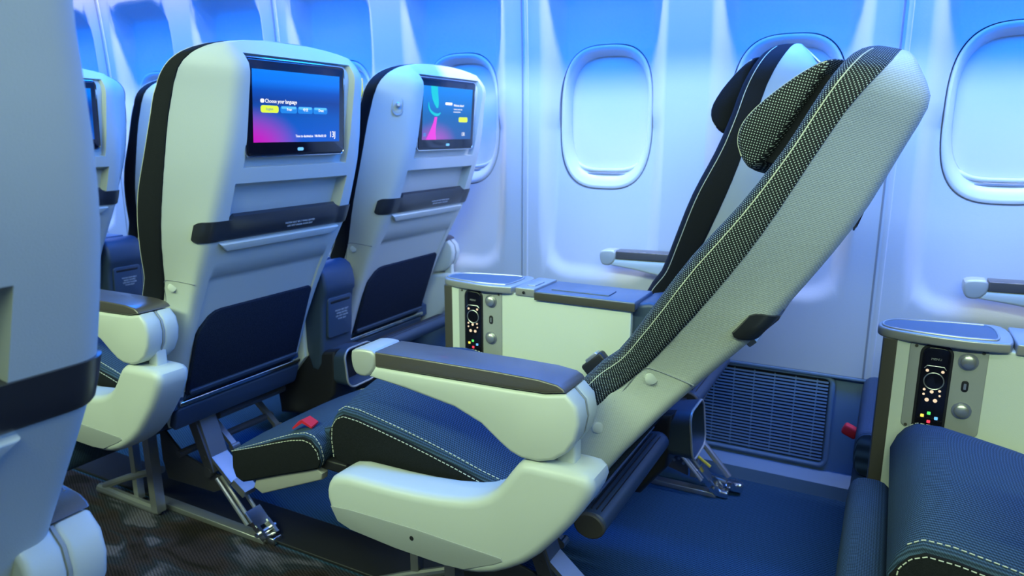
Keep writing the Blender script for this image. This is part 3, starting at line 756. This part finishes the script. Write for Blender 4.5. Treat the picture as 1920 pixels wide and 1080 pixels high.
def make_legrest(root, X0, y0, y1, raised, tagged=True):
    T = Matrix.Translation(Vector((X0,0,0)) - Vector(root.location))
    if raised:
        prof = [(-1.217,.348),(-1.15,.375),(-1.08,.405),(-1.033,.424),(-1.0,.433),(-.978,.430),(-.962,.412),(-.956,.385),(-.962,.369),(-1.0,.353),(-1.08,.322),(-1.16,.289),(-1.195,.276),(-1.212,.283),(-1.220,.305)]
        yc = (y0+y1)/2; w = (y1-y0)/2; rings = []
        for k in (-1,-.985,-.95,-.85,-.6,-.3,0,.3,.6,.85,.95,.985,1):
            ins = {1:.007,.985:.002}.get(abs(k),0); cr = .010*(1-abs(k)**3)
            rings.append([(x-(x+1.09)*ins*.5, yc+k*w, z-(z-.355)*ins*9+(cr if z > .34 else 0)) for x, z in prof])
        lr = MB().loft(rings).build('leg_rest', M['denim'], root, T, 55)
        # flap bridging towards the seat cushion
        MB().prism([(-1.0,.428),(-.945,.452),(-.90,.455),(-.90,.40),(-.96,.375),(-.99,.39)], y0+.035, y1-.01, .008).build('knee_flap', M['denim'], lr, T)
        for q in (-1,1):
            ck = MB(); pl = [(x*.985-.0163, .355+(z-.355)*.92) for x, z in prof]
            ck.prism(pl, yc+q*(w-.006), yc+q*(w+.003), .002); ck.build('leg_rest_cheek', M['denim_side'], lr, T)
            a = prof[:8]
            dashes([(x*.985-.0163, yc+q*(w+.0036), .355+(z-.355)*.84) for x, z in a]).build('stitching', M['thread'], lr, T)
            dashes([(x, yc+q*(w-.006), z+.0004) for x, z in prof[:9]]).build('stitching', M['thread'], lr, T)
        MB().prism([(-1.165,.272),(-1.155,.294),(-.975,.360),(-.962,.352),(-.965,.338),(-1.14,.262)], y0+.004, y0+.024, .003).build('support_bar', M['pale_bar'], lr, T)
        MB().prism([(-1.165,.272),(-1.155,.294),(-.975,.360),(-.962,.352),(-.965,.338),(-1.14,.262)], y1-.024, y1-.004, .003).build('support_bar', M['pale_bar'], lr, T)
        MB().rbox((-.94,y0+.03,.368),(.07,.03,.022),.004).build('slide_arm', M['black'], lr, T)
        tg = MB(); tg.loft([[(-1.052+.0,y0+.020,.424),(-1.052,y0+.038,.432),(-1.052,y0+.038,.436),(-1.052,y0+.020,.428)],
                            [(-1.022,y0+.018,.445),(-1.022,y0+.042,.449),(-1.022,y0+.042,.453),(-1.022,y0+.018,.452)],
                            [(-.998,y0+.020,.437),(-.998,y0+.040,.442),(-.998,y0+.040,.446),(-.998,y0+.020,.441)]])
        t = tg.build('pull_tag', M['red'], lr, T); t['label'] = 'red pull tag'
    else:
        yc = (y0+y1)/2; w = (y1-y0)/2
        lr = None
        for i, (za, zb, nm) in enumerate(((.395,.285,'leg_rest'),(.288,.13,'leg_rest_lower_pad'))):
            rings = []; n = 22
            for k in (-1,-.985,-.95,-.8,-.4,0,.4,.8,.95,.985,1):
                sc = {1:.86,.985:.95}.get(abs(k),1)
                zc, hz = (za+zb)/2, (za-zb)/2
                ring = []
                for j in range(n):
                    a = 2*PI*j/n; c, s_ = math.cos(a), math.sin(a)
                    ring.append((-.945+ .038*sc*(abs(c)**.6)*(1 if c > 0 else -1), yc+k*w, zc+hz*sc*(abs(s_)**.7)*(1 if s_ > 0 else -1)))
                rings.append(ring)
            o = MB().loft(rings).build(nm, M['denim'], root if lr is None else lr, T, 60)
            if lr is None: lr = o
        if not tagged: return
        tg = MB().rbox((-.995,yc-.09,.345),(.034,.024,.026),.006, Matrix.Rotation(.4,3,'Y'))
        t = tg.build('pull_tag', M['red'], lr, T); t['label'] = 'red pull tag'

SEATS = 'cabin seats'
def make_seat(X0, yc, s, label, deg=0, dx=0, screen=2, raised=False, arm=None, legs=True, group=SEATS, bar=True, tagged=False, pad=.015):
    root = empty('airline_seat', (X0-.65, yc, 0), label, 'seat', group)
    if s > 0: y0, y1 = yc-.250, yc+.195
    else:     y0, y1 = yc-.205, yc+.227
    make_back(root, X0, yc, deg, dx, screen, s, pad)
    make_cushion(root, X0, y0, y1, s)
    make_pan(root, X0, y0, y1, bar)
    make_legrest(root, X0, y0+.012, y1-.010, raised, tagged)
    if arm is None: arm = (yc-.330, yc-.253) if s > 0 else (yc+.330, yc+.253)
    make_arm(root, X0, arm[0], arm[1], s)
    if legs: make_legs(root, X0, yc-.095 if s > 0 else yc+.085, s)
    T = Matrix.Translation(Vector((X0,0,0)) - Vector(root.location))
    b = MB(); yb = y1-.03 if s > 0 else y0+.03
    R = Matrix.Rotation(-.75, 3, 'Y')
    b.rbox((-.528,yb,.535),(.060,.026,.038),.006,R); bk = b.build('belt_buckle', M['black'], root, T)
    MB().rbox((-.538,yb,.552),(.034,.022,.010),.003,R).build('buckle_plate', M['silver'], bk, T)
    MB().tube([(-.50,yb,.42),(-.52,yb,.50),(-.53,yb,.53)], .012, 8).build('belt_stalk', M['black'], bk, T)
    return root

# ------------------------------------------------------------------ centre console between two seats
def make_console(X0, label, group='centre consoles'):
    root = empty('centre_console', (X0-.65, 1.48, 0), label, 'console', group)
    T = Matrix.Translation(Vector((X0,0,0)) - Vector(root.location))
    ya, yb = 1.424, 1.545
    bd = MB().prism([(-.932,.662),(-.932,.30),(-.56,.30),(-.47,.40),(-.47,.662)], ya, yb, .004).build('console_body', M['console'], root, T)
    MB().prism([(-.952,.662),(-.952,.30),(-.928,.30),(-.928,.662)], ya-.001, yb+.001, .003).build('front_edge', M['dark_edge'], root, T)
    # cocktail tray: nose tapers towards the front
    pl = [(-.965,1.452),(-.955,1.430),(-.93,1.418),(-.83,1.404),(-.775,1.412),(-.752,1.418),(-.752,1.548),(-.80,1.548),(-.93,1.520),(-.958,1.49)]
    base = smooth_poly(pl, 2)
    def lid(poly, z0, z1, bev, nm, m, par):
        # polygon in (x, y) extruded along z
        Mx = Matrix(((1,0,0,0),(0,0,1,0),(0,1,0,0),(0,0,0,1)))
        return MB().prism(poly, z0, z1, bev, to=Mx).build(nm, m, par, T)
    tr = lid(base, .660, .678, .004, 'cocktail_tray', M['tray_rim'], root)
    cx = sum(p[0] for p in base)/len(base); cy = sum(p[1] for p in base)/len(base)
    inner = [(cx+(x-cx)*.86-.006, cy+(y-cy)*.80) for x, y in base]
    lid(inner, .6775, .6788, .0, 'tray_liner', M['tray'], tr)
    rp = inner + inner[:1]
    MB().tube([(x, y, .6788) for x, y in rp], .0022, 8).build('tray_lip', M['tray_rim'], tr, T)
    lk = MB().rbox((-.726,1.482,.668),(.050,.126,.020),.003).build('tray_latch', M['tray_rim'], root, T)
    MB().rbox((-.722,1.47,.679),(.022,.05,.003),.001).build('latch_slider', M['silver'], lk, T)
    MB().tube([(-.728,1.4185,.667),(-.728,1.4165,.667)], .0035, 12).build('latch_screw', M['black'], lk, T)
    MB().rbox((-.58,1.482,.664),(.24,.128,.020),.004).build('console_lid', M['console_lid'], root, T)
    MB().rbox((-.58,1.4175,.662),(.24,.003,.018),.001).build('lid_edge', M['dark_edge'], root, T)
    MB().rbox((-.60,1.47,.6745),(.14,.05,.004),.001).build('lid_recess', M['console_lid'], root, T)
    # control plate with handset, knobs and USB socket
    F = plane_frame_side((-.848, ya, .58))
    pt = MB().prism(rrect(.120,.165,.010), -.002, .0025, .001, to=F).build('control_plate', M['grey_panel'], root, T)
    MB().prism(rrect(.052,.196,.018,6,-.017,-.018), .0, .004, .0015, to=F).build('handset_bay', M['black'], pt, T)
    hs = MB().prism(rrect(.044,.187,.014,6,-.017,-.018), .001, .007, .002, to=F).build('handset', M['glass_black'], pt, T)
    def disc(a, b, r, n0, n1, nm, m, par, rr=None):
        MB().tube([F @ Vector((a,n0,b)), F @ Vector((a,n1,b))], [r, rr or r], 18).build(nm, m, par, T)
    for a, b, r in ((-.029,.032,.0026),(-.005,.032,.0026),(-.030,-.004,.0022),(-.018,-.007,.0030),(-.006,-.004,.0022),(-.030,-.013,.0020),(-.005,-.013,.0018),(-.024,-.023,.0034),(-.011,-.023,.0034)):
        disc(a, b, r, .0068, .0078, 'key', M['button_lit'], hs)
    ringp = [F @ Vector((-.017+.0155*math.cos(2*PI*k/28), .0072, .013+.0155*math.sin(2*PI*k/28))) for k in range(29)]
    MB().tube(ringp, .0010, 6).build('dial_ring', M['silver'], hs, T)
    ptop = [F @ Vector((a, .0072, b)) for a, b in ((-.034,.036),(-.030,.041),(-.004,.041),(0,.036))]
    MB().tube(ptop, .0008, 6).build('key_line', M['silver'], hs, T)
    t = MB(); G = F; put_text(t, 'MENU', .006, -.017, .054, G, 'CENTER', .0072); t.build('handset_print', M['grey_panel'], hs, T)
    for a, b, m in ((-.018,-.048,'led_green'),(-.028,-.054,'led_yel'),(-.006,-.056,'led_blue'),(-.017,-.064,'led_red')):
        MB().prism(rrect(.0055,.0055,.001,3,a,b), .0068, .0078, 0, to=F).build('colour_key', M[m], hs, T)
    for b in (.056,-.035):
        disc(.031, b, .0155, .002, .0045, 'knob_collar', M['alu'], pt)
        MB().tube([F @ Vector((.031,.003,b)), F @ Vector((.031,.010,b)), F @ Vector((.031,.0125,b))], [.0115,.0112,.0075], 20).build('knob', M['silver'], pt, T)
    us = MB().prism(rrect(.011,.021,.005,6,.031,.010), .0015, .0035, .001, to=F).build('usb_socket', M['black'], pt, T)
    MB().prism(rrect(.004,.011,.001,3,.031,.010), .003, .0042, 0, to=F).build('usb_tongue', M['silver'], us, T)
    for a, b in ((-.050,.074),(.052,.074),(-.052,-.078)): disc(a, b, .0028, .002, .0032, 'plate_screw', M['dark_edge'], pt)
    # rear module facing the row behind: padded roll, labelled flap, bottle pocket
    y0, y1 = 1.437, 1.566
    md = MB().prism(smooth_poly([(-.47,.36),(-.50,.60),(-.47,.665),(-.425,.675),(-.395,.655),(-.385,.595),(-.40,.575),(-.41,.45),(-.42,.36)],1), y0, y1, .012, 4).build('rear_module', M['navy'], root, T)
    F2 = plane_frame((-.402, (y0+y1)/2, .515), (.06,1))
    MB().prism(rrect(.100,.118,.010), -.004, .005, .003, to=F2).build('flap', M['navy'], md, T)
    MB().prism(rrect(.080,.008,.003,4,0,.046), .003, .0058, .001, to=F2).build('flap_slot', M['black'], md, T)
    t = MB()
    for i, line in enumerate(('FASTEN SEAT BELT','WHILE SEATED','LIFE VEST UNDER','YOUR SEAT')):
        put_text(t, line, .0066, .006, .018-.0085*i, F2, 'CENTER', .0056)
    t.build('printed_notice', M['text_dim'], md, T)
    F3 = plane_frame((-.330, 1.500, .380), (-.10,1))
    bp = MB(); outer = rrect(.122,.112,.028); innr = rrect(.111,.101,.024); n = len(outer)
    rings = [[F3 @ Vector((p[0]*.9,-.075,p[1]*.9)) for p in outer], [F3 @ Vector((p[0],-.01,p[1])) for p in outer], [F3 @ Vector((p[0],0,p[1])) for p in outer],
             [F3 @ Vector((p[0],0,p[1])) for p in innr], [F3 @ Vector((p[0]*.96,-.03,p[1]*.96)) for p in innr], [F3 @ Vector((p[0]*.88,-.062,p[1]*.88)) for p in innr]]
    pk = bp.loft(rings).build('bottle_pocket', M['navy'], root, T)
    MB().tube([F3 @ Vector((p[0]*.995,0,p[1]*.995)) for p in outer+outer[:1]], .003, 8).build('pocket_rim', M['tray_rim'], pk, T)
    MB().prism([(-.62,.38),(-.37,.43),(-.38,.30),(-.44,.22),(-.60,.20)], 1.44, 1.560, .012).build('under_box', M['black'], root, T)
    return root

# ------------------------------------------------------------------ the cabin shell
WX0, WP = -.822, .535
def wall_base(z):
    return 2.11 - (.10*(z-1.1)**2 if z > 1.1 else 0)
def rec_floor(z):
    return cinterp(z, [.50,.56,.70,.85,1.0,1.25,1.33,1.45,1.57,1.62], [2.112,2.122,2.138,2.154,2.162,2.166,2.172,2.172,2.150,2.140])
def wall_y(x, z, xc):
    hx, z0, z1, r = .209, .553, 1.578, .12
    zc, hz = (z0+z1)/2, (z1-z0)/2
    qx, qz = abs(x-xc)-(hx-r), abs(z-zc)-(hz-r)
    sd = math.hypot(max(qx,0), max(qz,0)) + min(max(qx,qz),0) - r
    t = sstep(0, .075 if z > zc else .055, -sd)
    b = wall_base(z)
    return b + (rec_floor(z)-b)*t
def sellipse(a, w, h, n=3.0):
    c, s = math.cos(a), math.sin(a)
    return w*abs(c)**(2/n)*(1 if c >= 0 else -1), h*abs(s)**(2/n)*(1 if s >= 0 else -1)

ZW0, ZW1, WZC = .358, 1.86, 1.072
def wall_cell(mb, k):
    xc = WX0 + k*WP; NA, NR = 160, 64; hw = WP/2
    corner = [math.atan2(sz, sx) for sx, sz in ((hw,ZW1-WZC),(-hw,ZW1-WZC),(-hw,ZW0-WZC),(hw,ZW0-WZC))]
    angs = []
    cs = sorted(a % (2*PI) for a in corner)
    for i in range(4):
        a0 = cs[i]; a1 = cs[(i+1) % 4] + (2*PI if i == 3 else 0); m = NA//4
        for j in range(m): angs.append(a0 + (a1-a0)*j/m)
    rings = []
    for i in range(NR+1):
        t = i/NR; t = t**1.15
        ring = []
        for a in angs:
            gx, gz = sellipse(a, .155, .224)
            c, s = math.cos(a), math.sin(a)
            L_ = min(hw/abs(c) if abs(c) > 1e-9 else 1e9, ((ZW1-WZC) if s > 0 else (WZC-ZW0))/abs(s) if abs(s) > 1e-9 else 1e9)
            ex, ez = L_*c, L_*s
            x = gx + (ex-gx)*t; z = WZC + gz + (ez-gz)*t
            ring.append((xc+x, wall_y(xc+x, z, xc), z))
        rings.append(ring)
    n = len(angs); vs = [p for r in rings for p in r]; fs = []
    for i in range(NR):
        for j in range(n):
            j2 = (j+1) % n; fs.append((i*n+j, i*n+j2, (i+1)*n+j2, (i+1)*n+j))
    mb.add(vs, fs)

def build_shell():
    KS = list(range(-7, 3))
    wm = MB()
    for k in KS: wall_cell(wm, k)
    w = wm.build('wall_right', M['wall'], None, None, 60); struct(w)
    # panel joints: every second pillar
    for i, k in enumerate((-6,-4,-2,0,2)):
        x = WX0 + (k-.5)*WP
        jm = MB(); pts = [ZW0 + (ZW1-ZW0)*j/40 for j in range(41)]
        jm.tube([(x, wall_base(z)+.0006, z) for z in pts], .0030, 6); o = jm.build('trim_%d' % (i+1), M['seam']); struct(o)
        jm = MB(); jm.loft([[(x+.006, wall_base(z)+.002, z),(x+.012, wall_base(z)-.0022, z),(x+.020, wall_base(z)-.0022, z),(x+.024, wall_base(z)+.002, z)] for z in pts]); o = jm.build('trim_%d' % (i+6), M['wall']); struct(o)
    # windows
    n_ = 0
    for k in KS:
        xc = WX0 + k*WP; n_ += 1
        W_ = empty('window_%d' % n_, (xc, 2.16, WZC)); W_['kind'] = 'structure'
        T = Matrix.Translation((-xc, -2.16, -WZC))
        angs = [2*PI*j/96 for j in range(96)]
        def ring(w, h, y, dz=0, foll=False, n=3.0, off=0):
            out = []
            for a in angs:
                gx, gz = sellipse(a, w, h, n); x = xc+gx; z = WZC+dz+gz
                out.append((x, (wall_y(x, z, xc)+off) if foll else y, z))
            return out
        # dark shadow gap, bezel funnel
        MB().loft([ring(.1545,.2235,0,0,True,3,.0), ring(.1545,.2235,0,0,True,3,.014), ring(.150,.219,2.172), ], False).build('shadow_gap', M['seam'], W_, T, 50)
        bz = [ring(.152,.221,2.178), ring(.1515,.2205,2.163), ring(.149,.218,2.1605), ring(.143,.211,2.1605,.001), ring(.137,.200,2.168,.004), ring(.132,.190,2.180,.007), ring(.1295,.182,2.192,.009), ring(.128,.179,2.206,.010)]
        MB().loft(bz, False).build('window_frame', M['bezel'], W_, T, 50)
        sh = MB(); sh.loft([ring(.1285,.180,2.200,.010), ring(.10,.15,2.2005,.010), ring(.02,.02,2.201,.010)], False)
        sh.add(ring(.02,.02,2.201,.010), [list(range(96))]); sh.build('window_shade', M['shade'], W_, T, 50)
        hd = MB()
        hd.tube([(xc+q*.105, 2.186+.010*(abs(q)**4), WZC-.163+.022*(abs(q)**4)) for q in [j/10-1 for j in range(21)]], .0065, 10).build('shade_handle', M['bezel'], W_, T, 50)
        MB().rbox((xc,2.186,WZC-.1755),(.13,.010,.006),.002).build('shade_slot', M['seam'], W_, T)
    # upper closure, dado, ledge, floor, ceiling, far walls
    X0, X1 = WX0-7.5*WP, WX0+2.5*WP
    XA, XB = -4.9, 2.4
    d = MB().box(((XA+XB)/2, 2.20, .177), (XB-XA, .14, .354)); o = d.build('wall_right_lower', M['dado']); struct(o)
    d = MB().rbox(((XA+XB)/2, 2.118, .352), (XB-XA, .018, .010), .003); struct(d.build('trim_11', M['dado']))
    d = MB().prism([(0,0),(0,.040),(.018,.052),(.07,.056),(.07,0)], XA, XB, 0, to=Matrix(((0,1,0,0),(1,0,0,2.066),(0,0,1,0),(0,0,0,1)))); struct(d.build('baseboard_right', M['dado']))
    for i, (a, b) in enumerate(((XA, X0), (X1, XB))):
        d = MB().loft([[(a, wall_base(z), z), (b, wall_base(z), z), (b, wall_base(z)+.12, z), (a, wall_base(z)+.12, z)] for z in [ZW0+(ZW1-ZW0)*j/30 for j in range(31)]]); struct(d.build('wall_right_end' if i else 'wall_right_front', M['wall']))
    d = MB().box(((XA+XB)/2, 2.33, 1.1), (XB-XA, .10, 2.4)); struct(d.build('wall_right_skin', M['dado']))
    d = MB().box(((XA+XB)/2, -.35, -.05), (XB-XA, 5.3, .1)); struct(d.build('floor', M['carpet']))
    d = MB().rbox(((XA+XB)/2, 1.215, .003), (XB-XA, .13, .010), .003); struct(d.build('trim_12', M['black']))  # black track-cover strip, added to deepen the dark under the aisle seats
    d = MB().box(((XA+XB)/2, -.35, 2.28), (XB-XA, 5.3, .08)); struct(d.build('ceiling', M['ceiling']))
    d = MB().box(((XA+XB)/2, -2.95, 1.1), (XB-XA, .1, 2.3)); struct(d.build('wall_left', M['ceiling']))
    d = MB().box((XA-.05, -.35, 1.1), (.1, 5.3, 2.3)); struct(d.build('wall_front', M['ceiling']))
    d = MB().box((XB+.05, -.35, 1.1), (.1, 5.3, 2.3)); struct(d.build('wall_rear', M['ceiling']))
    d = MB().prism([(1.02,1.60),(1.05,1.560),(1.10,1.556),(1.955,1.650),(1.975,1.68),(1.975,2.20),(1.10,2.20),(1.02,2.0)], XA, XB, .0, to=Matrix(((0,1,0,0),(1,0,0,0),(0,0,1,0),(0,0,0,1)))); struct(d.build('unseen_overhead_bin', M['ceiling']))  # unseen bin, front edge set low to keep aisle light off the upper wall
    # return-air grille in the dado
    g = empty('vent_grille', (-.28, 2.125, .21), 'rectangular grille of fine horizontal slats low in the side wall', 'vent')
    T = Matrix.Translation((.28,-2.125,-.21))
    MB().box((-.28,2.1285,.2085),(.352,.004,.252)).build('cavity', M['vent_dark'], g, T)
    fr = MB(); op = rrect(.372,.272,.022,6,-.28,.2085); fr.tube([(a, 2.122, b) for a, b in op+op[:1]], .0075, 10).build('grille_frame', M['dado'], g, T)
    sl = MB()
    for i in range(24):
        sl.box((-.28, 2.120, .0895+.01035*i), (.350,.006,.0052), Matrix.Rotation(-.25,3,'X'))
    sl.build('louvre', M['vent'], g, T)
    dv = MB()
    for i in range(6): dv.box((-.28-.145+.058*i, 2.1195, .2085), (.003,.004,.250))
    dv.build('grille_divider', M['vent'], g, T)

build_shell()

# ------------------------------------------------------------------ seats
P = .965
WARM = (2.097, 2.046)
recl_seat = make_seat(0, YA, 1, 'fully reclined aisle seat with dotted dark upholstery and its leg rest raised', 13.4, 0, 2, True, pad=0)
make_seat(0, YW, -1, 'upright window seat standing right behind the reclined aisle seat', 0, .035, 2, False, WARM)
make_seat(-P, YA, 1, 'aisle seat back whose screen shows four language buttons', 0, 0, 0, bar=False, pad=.032)
make_seat(-P, YW, -1, 'window seat back whose screen shows a teal and pink swirl', 0, 0, 1, False, WARM)
make_seat(-2*P, YA, 1, 'far aisle seat glimpsed between the left foreground shell and the language-screen seat', 0, 0, 2)
make_seat(-2*P, YW, -1, 'far window seat with a thin sliver of shell showing left of the language-screen seat', 0, 0, 2, False, WARM)
make_seat(P, YA, 1, 'right foreground seat with a blue ribbed cushion and white double stitching', 0, 0, 2)
make_seat(P, YW, -1, 'rear window seat at the right edge with only its armrest and red-tagged leg rest showing', 0, 0, 2, False, WARM, tagged=True)
ADJ = ([.6,.75,.9,1.0,1.12], [.035,.03,.015,0,-.025], .030)
make_seat(-.295, .092, -1, 'large pale seat back closest to the camera at the left edge', 0, 0, 2, arm=(.372,.296))
ADJ = None
make_console(-2*P, 'dark console back with a printed flap far left behind the foreground seat')
make_console(-P, 'dark console back with a bottle pocket between the two lit screens')
make_console(0, 'pale console in the middle between the reclined seat and the windows')
make_console(P, 'pale console at the right edge with a lit handset and coloured keys')

# window-side rear leg of the middle row (seen under the reclined seat)
def window_leg():
    for s in [o for o in bpy.data.objects if o.type == 'EMPTY' and o.get('label','').startswith('upright window seat')]:
        T = Matrix.Translation(-Vector(s.location)); y = 1.95
        MB().prism([(-.445,.03),(-.425,.03),(-.425,.26),(-.375,.385),(-.40,.39),(-.445,.27)], y, y+.03, .003).build('leg', M['alu'], s, T)
        MB().prism([(-.575,.06),(-.575,.11),(-.52,.25),(-.46,.27),(-.452,.03)], y+.004, y+.012, .002).build('leg_plate', M['steel_dark'], s, T)
        b = MB()
        for i in range(7): b.tube([(-.55+.014*i, y+.001, .082+.010*(i%2)-.004*i*.6), (-.55+.014*i, y+.005, .082+.010*(i%2)-.004*i*.6)], .0045, 8)
        b.build('leg_rivet', M['alu'], s, T)
        b = MB(); b.tube([(-.522,y,.24),(-.518,y,.18),(-.505,y,.115),(-.488,y,.105),(-.468,y,.15),(-.452,y,.21),(-.455,y,.25),(-.475,y,.27)], .004, 8); b.build('bracket_edge', M['alu'], s, T)
        b = MB(); b.tube([(-.43,y+.015,.155),(-.38,y+.015,.10),(-.335,y+.015,.05)], .009, 10); b.tube([(-.43,y+.015,.04),(-.33,y+.015,.03)], .008, 10); b.build('floor_strut', M['alu'], s, T)
        b = MB(); b.rbox((-.318,y+.015,.025),(.05,.03,.03),.009); b.tube([(-.318,y-.004,.03),(-.318,y+.034,.03)], .009, 10); b.build('floor_clevis', M['chrome'], s, T)
        b = MB(); b.tube([(-.428,y-.002,.104),(-.386,y-.002,.077)], .0045, 8); b.build('yellow_tie', M['yellow'], s, T)
window_leg()

pl = tag(MB().rbox((-1.755, 2.098, 1.187), (.035,.004,.065), .0015).build('placard', M['yellow']), 'small yellow placard on the side wall peeking out between the two lit-screen seats', 'placard')

# ------------------------------------------------------------------ lights
def area(name, loc, tgt, sx, sy, col, power, spread=180):
    l = bpy.data.lights.new(name, 'AREA'); l.shape = 'RECTANGLE'; l.size = sx; l.size_y = sy; l.color = col; l.energy = power; l.spread = math.radians(spread)
    o = bpy.data.objects.new(name, l); o.location = loc
    d = Vector(tgt) - Vector(loc)
    z = -d.normalized(); x = Vector((1,0,0)); x = (x - z*x.dot(z)).normalized(); y = z.cross(x)
    o.rotation_euler = Matrix((x, y, z)).transposed().to_euler()
    COL.objects.link(o); return o

area('side_wall_wash_lamp', (-1.3,2.033,1.83), (-1.3,2.050,1.0), 6.4, .014, (.80,.84,1.0), 52)
area('blue_bin_lamp', (-1.3,1.62,1.600), (-1.3,1.74,0), 6.4, .35, (.001,.18,1.0), 105)
area('blue_rear_fill', (2.1,1.0,1.9), (-1.5,1.4,.7), .8, .8, (.003,.21,1.0), 32)  # added blue fill for the rear-facing seat backs, not a cabin fitting
area('aisle_ceiling_lamp', (-.5,-.8,2.19), (-.4,1.0,.7), 4.4, .2, (.74,1.0,.60), 98)
area('near_aisle_lamp', (-.2,.40,2.19), (-.6,.75,0), 2.2, .15, (.84,.95,.78), 10)

w = bpy.data.worlds.new('cabin_air'); SC.world = w; w.use_nodes = True
w.node_tree.nodes['Background'].inputs[0].default_value = (.02,.12,.5,1); w.node_tree.nodes['Background'].inputs[1].default_value = .3

# ------------------------------------------------------------------ camera
cam = bpy.data.cameras.new('camera'); co = bpy.data.objects.new('camera', cam); COL.objects.link(co)
cam.sensor_width = 36; cam.lens = 36*1325.7/1920; cam.clip_start = .02
yaw, pit = math.radians(28.14), math.radians(12.456)
co.location = (0,0,1.03); co.rotation_euler = (PI/2-pit, 0, yaw)
cam.dof.use_dof = True; cam.dof.focus_distance = 1.08; cam.dof.aperture_fstop = 7.0
SC.camera = co
SC.view_settings.view_transform = 'Standard'; SC.view_settings.look = 'None'; SC.view_settings.gamma = 1
SC.view_settings.use_curve_mapping = False
SC.view_settings.exposure = 0.15
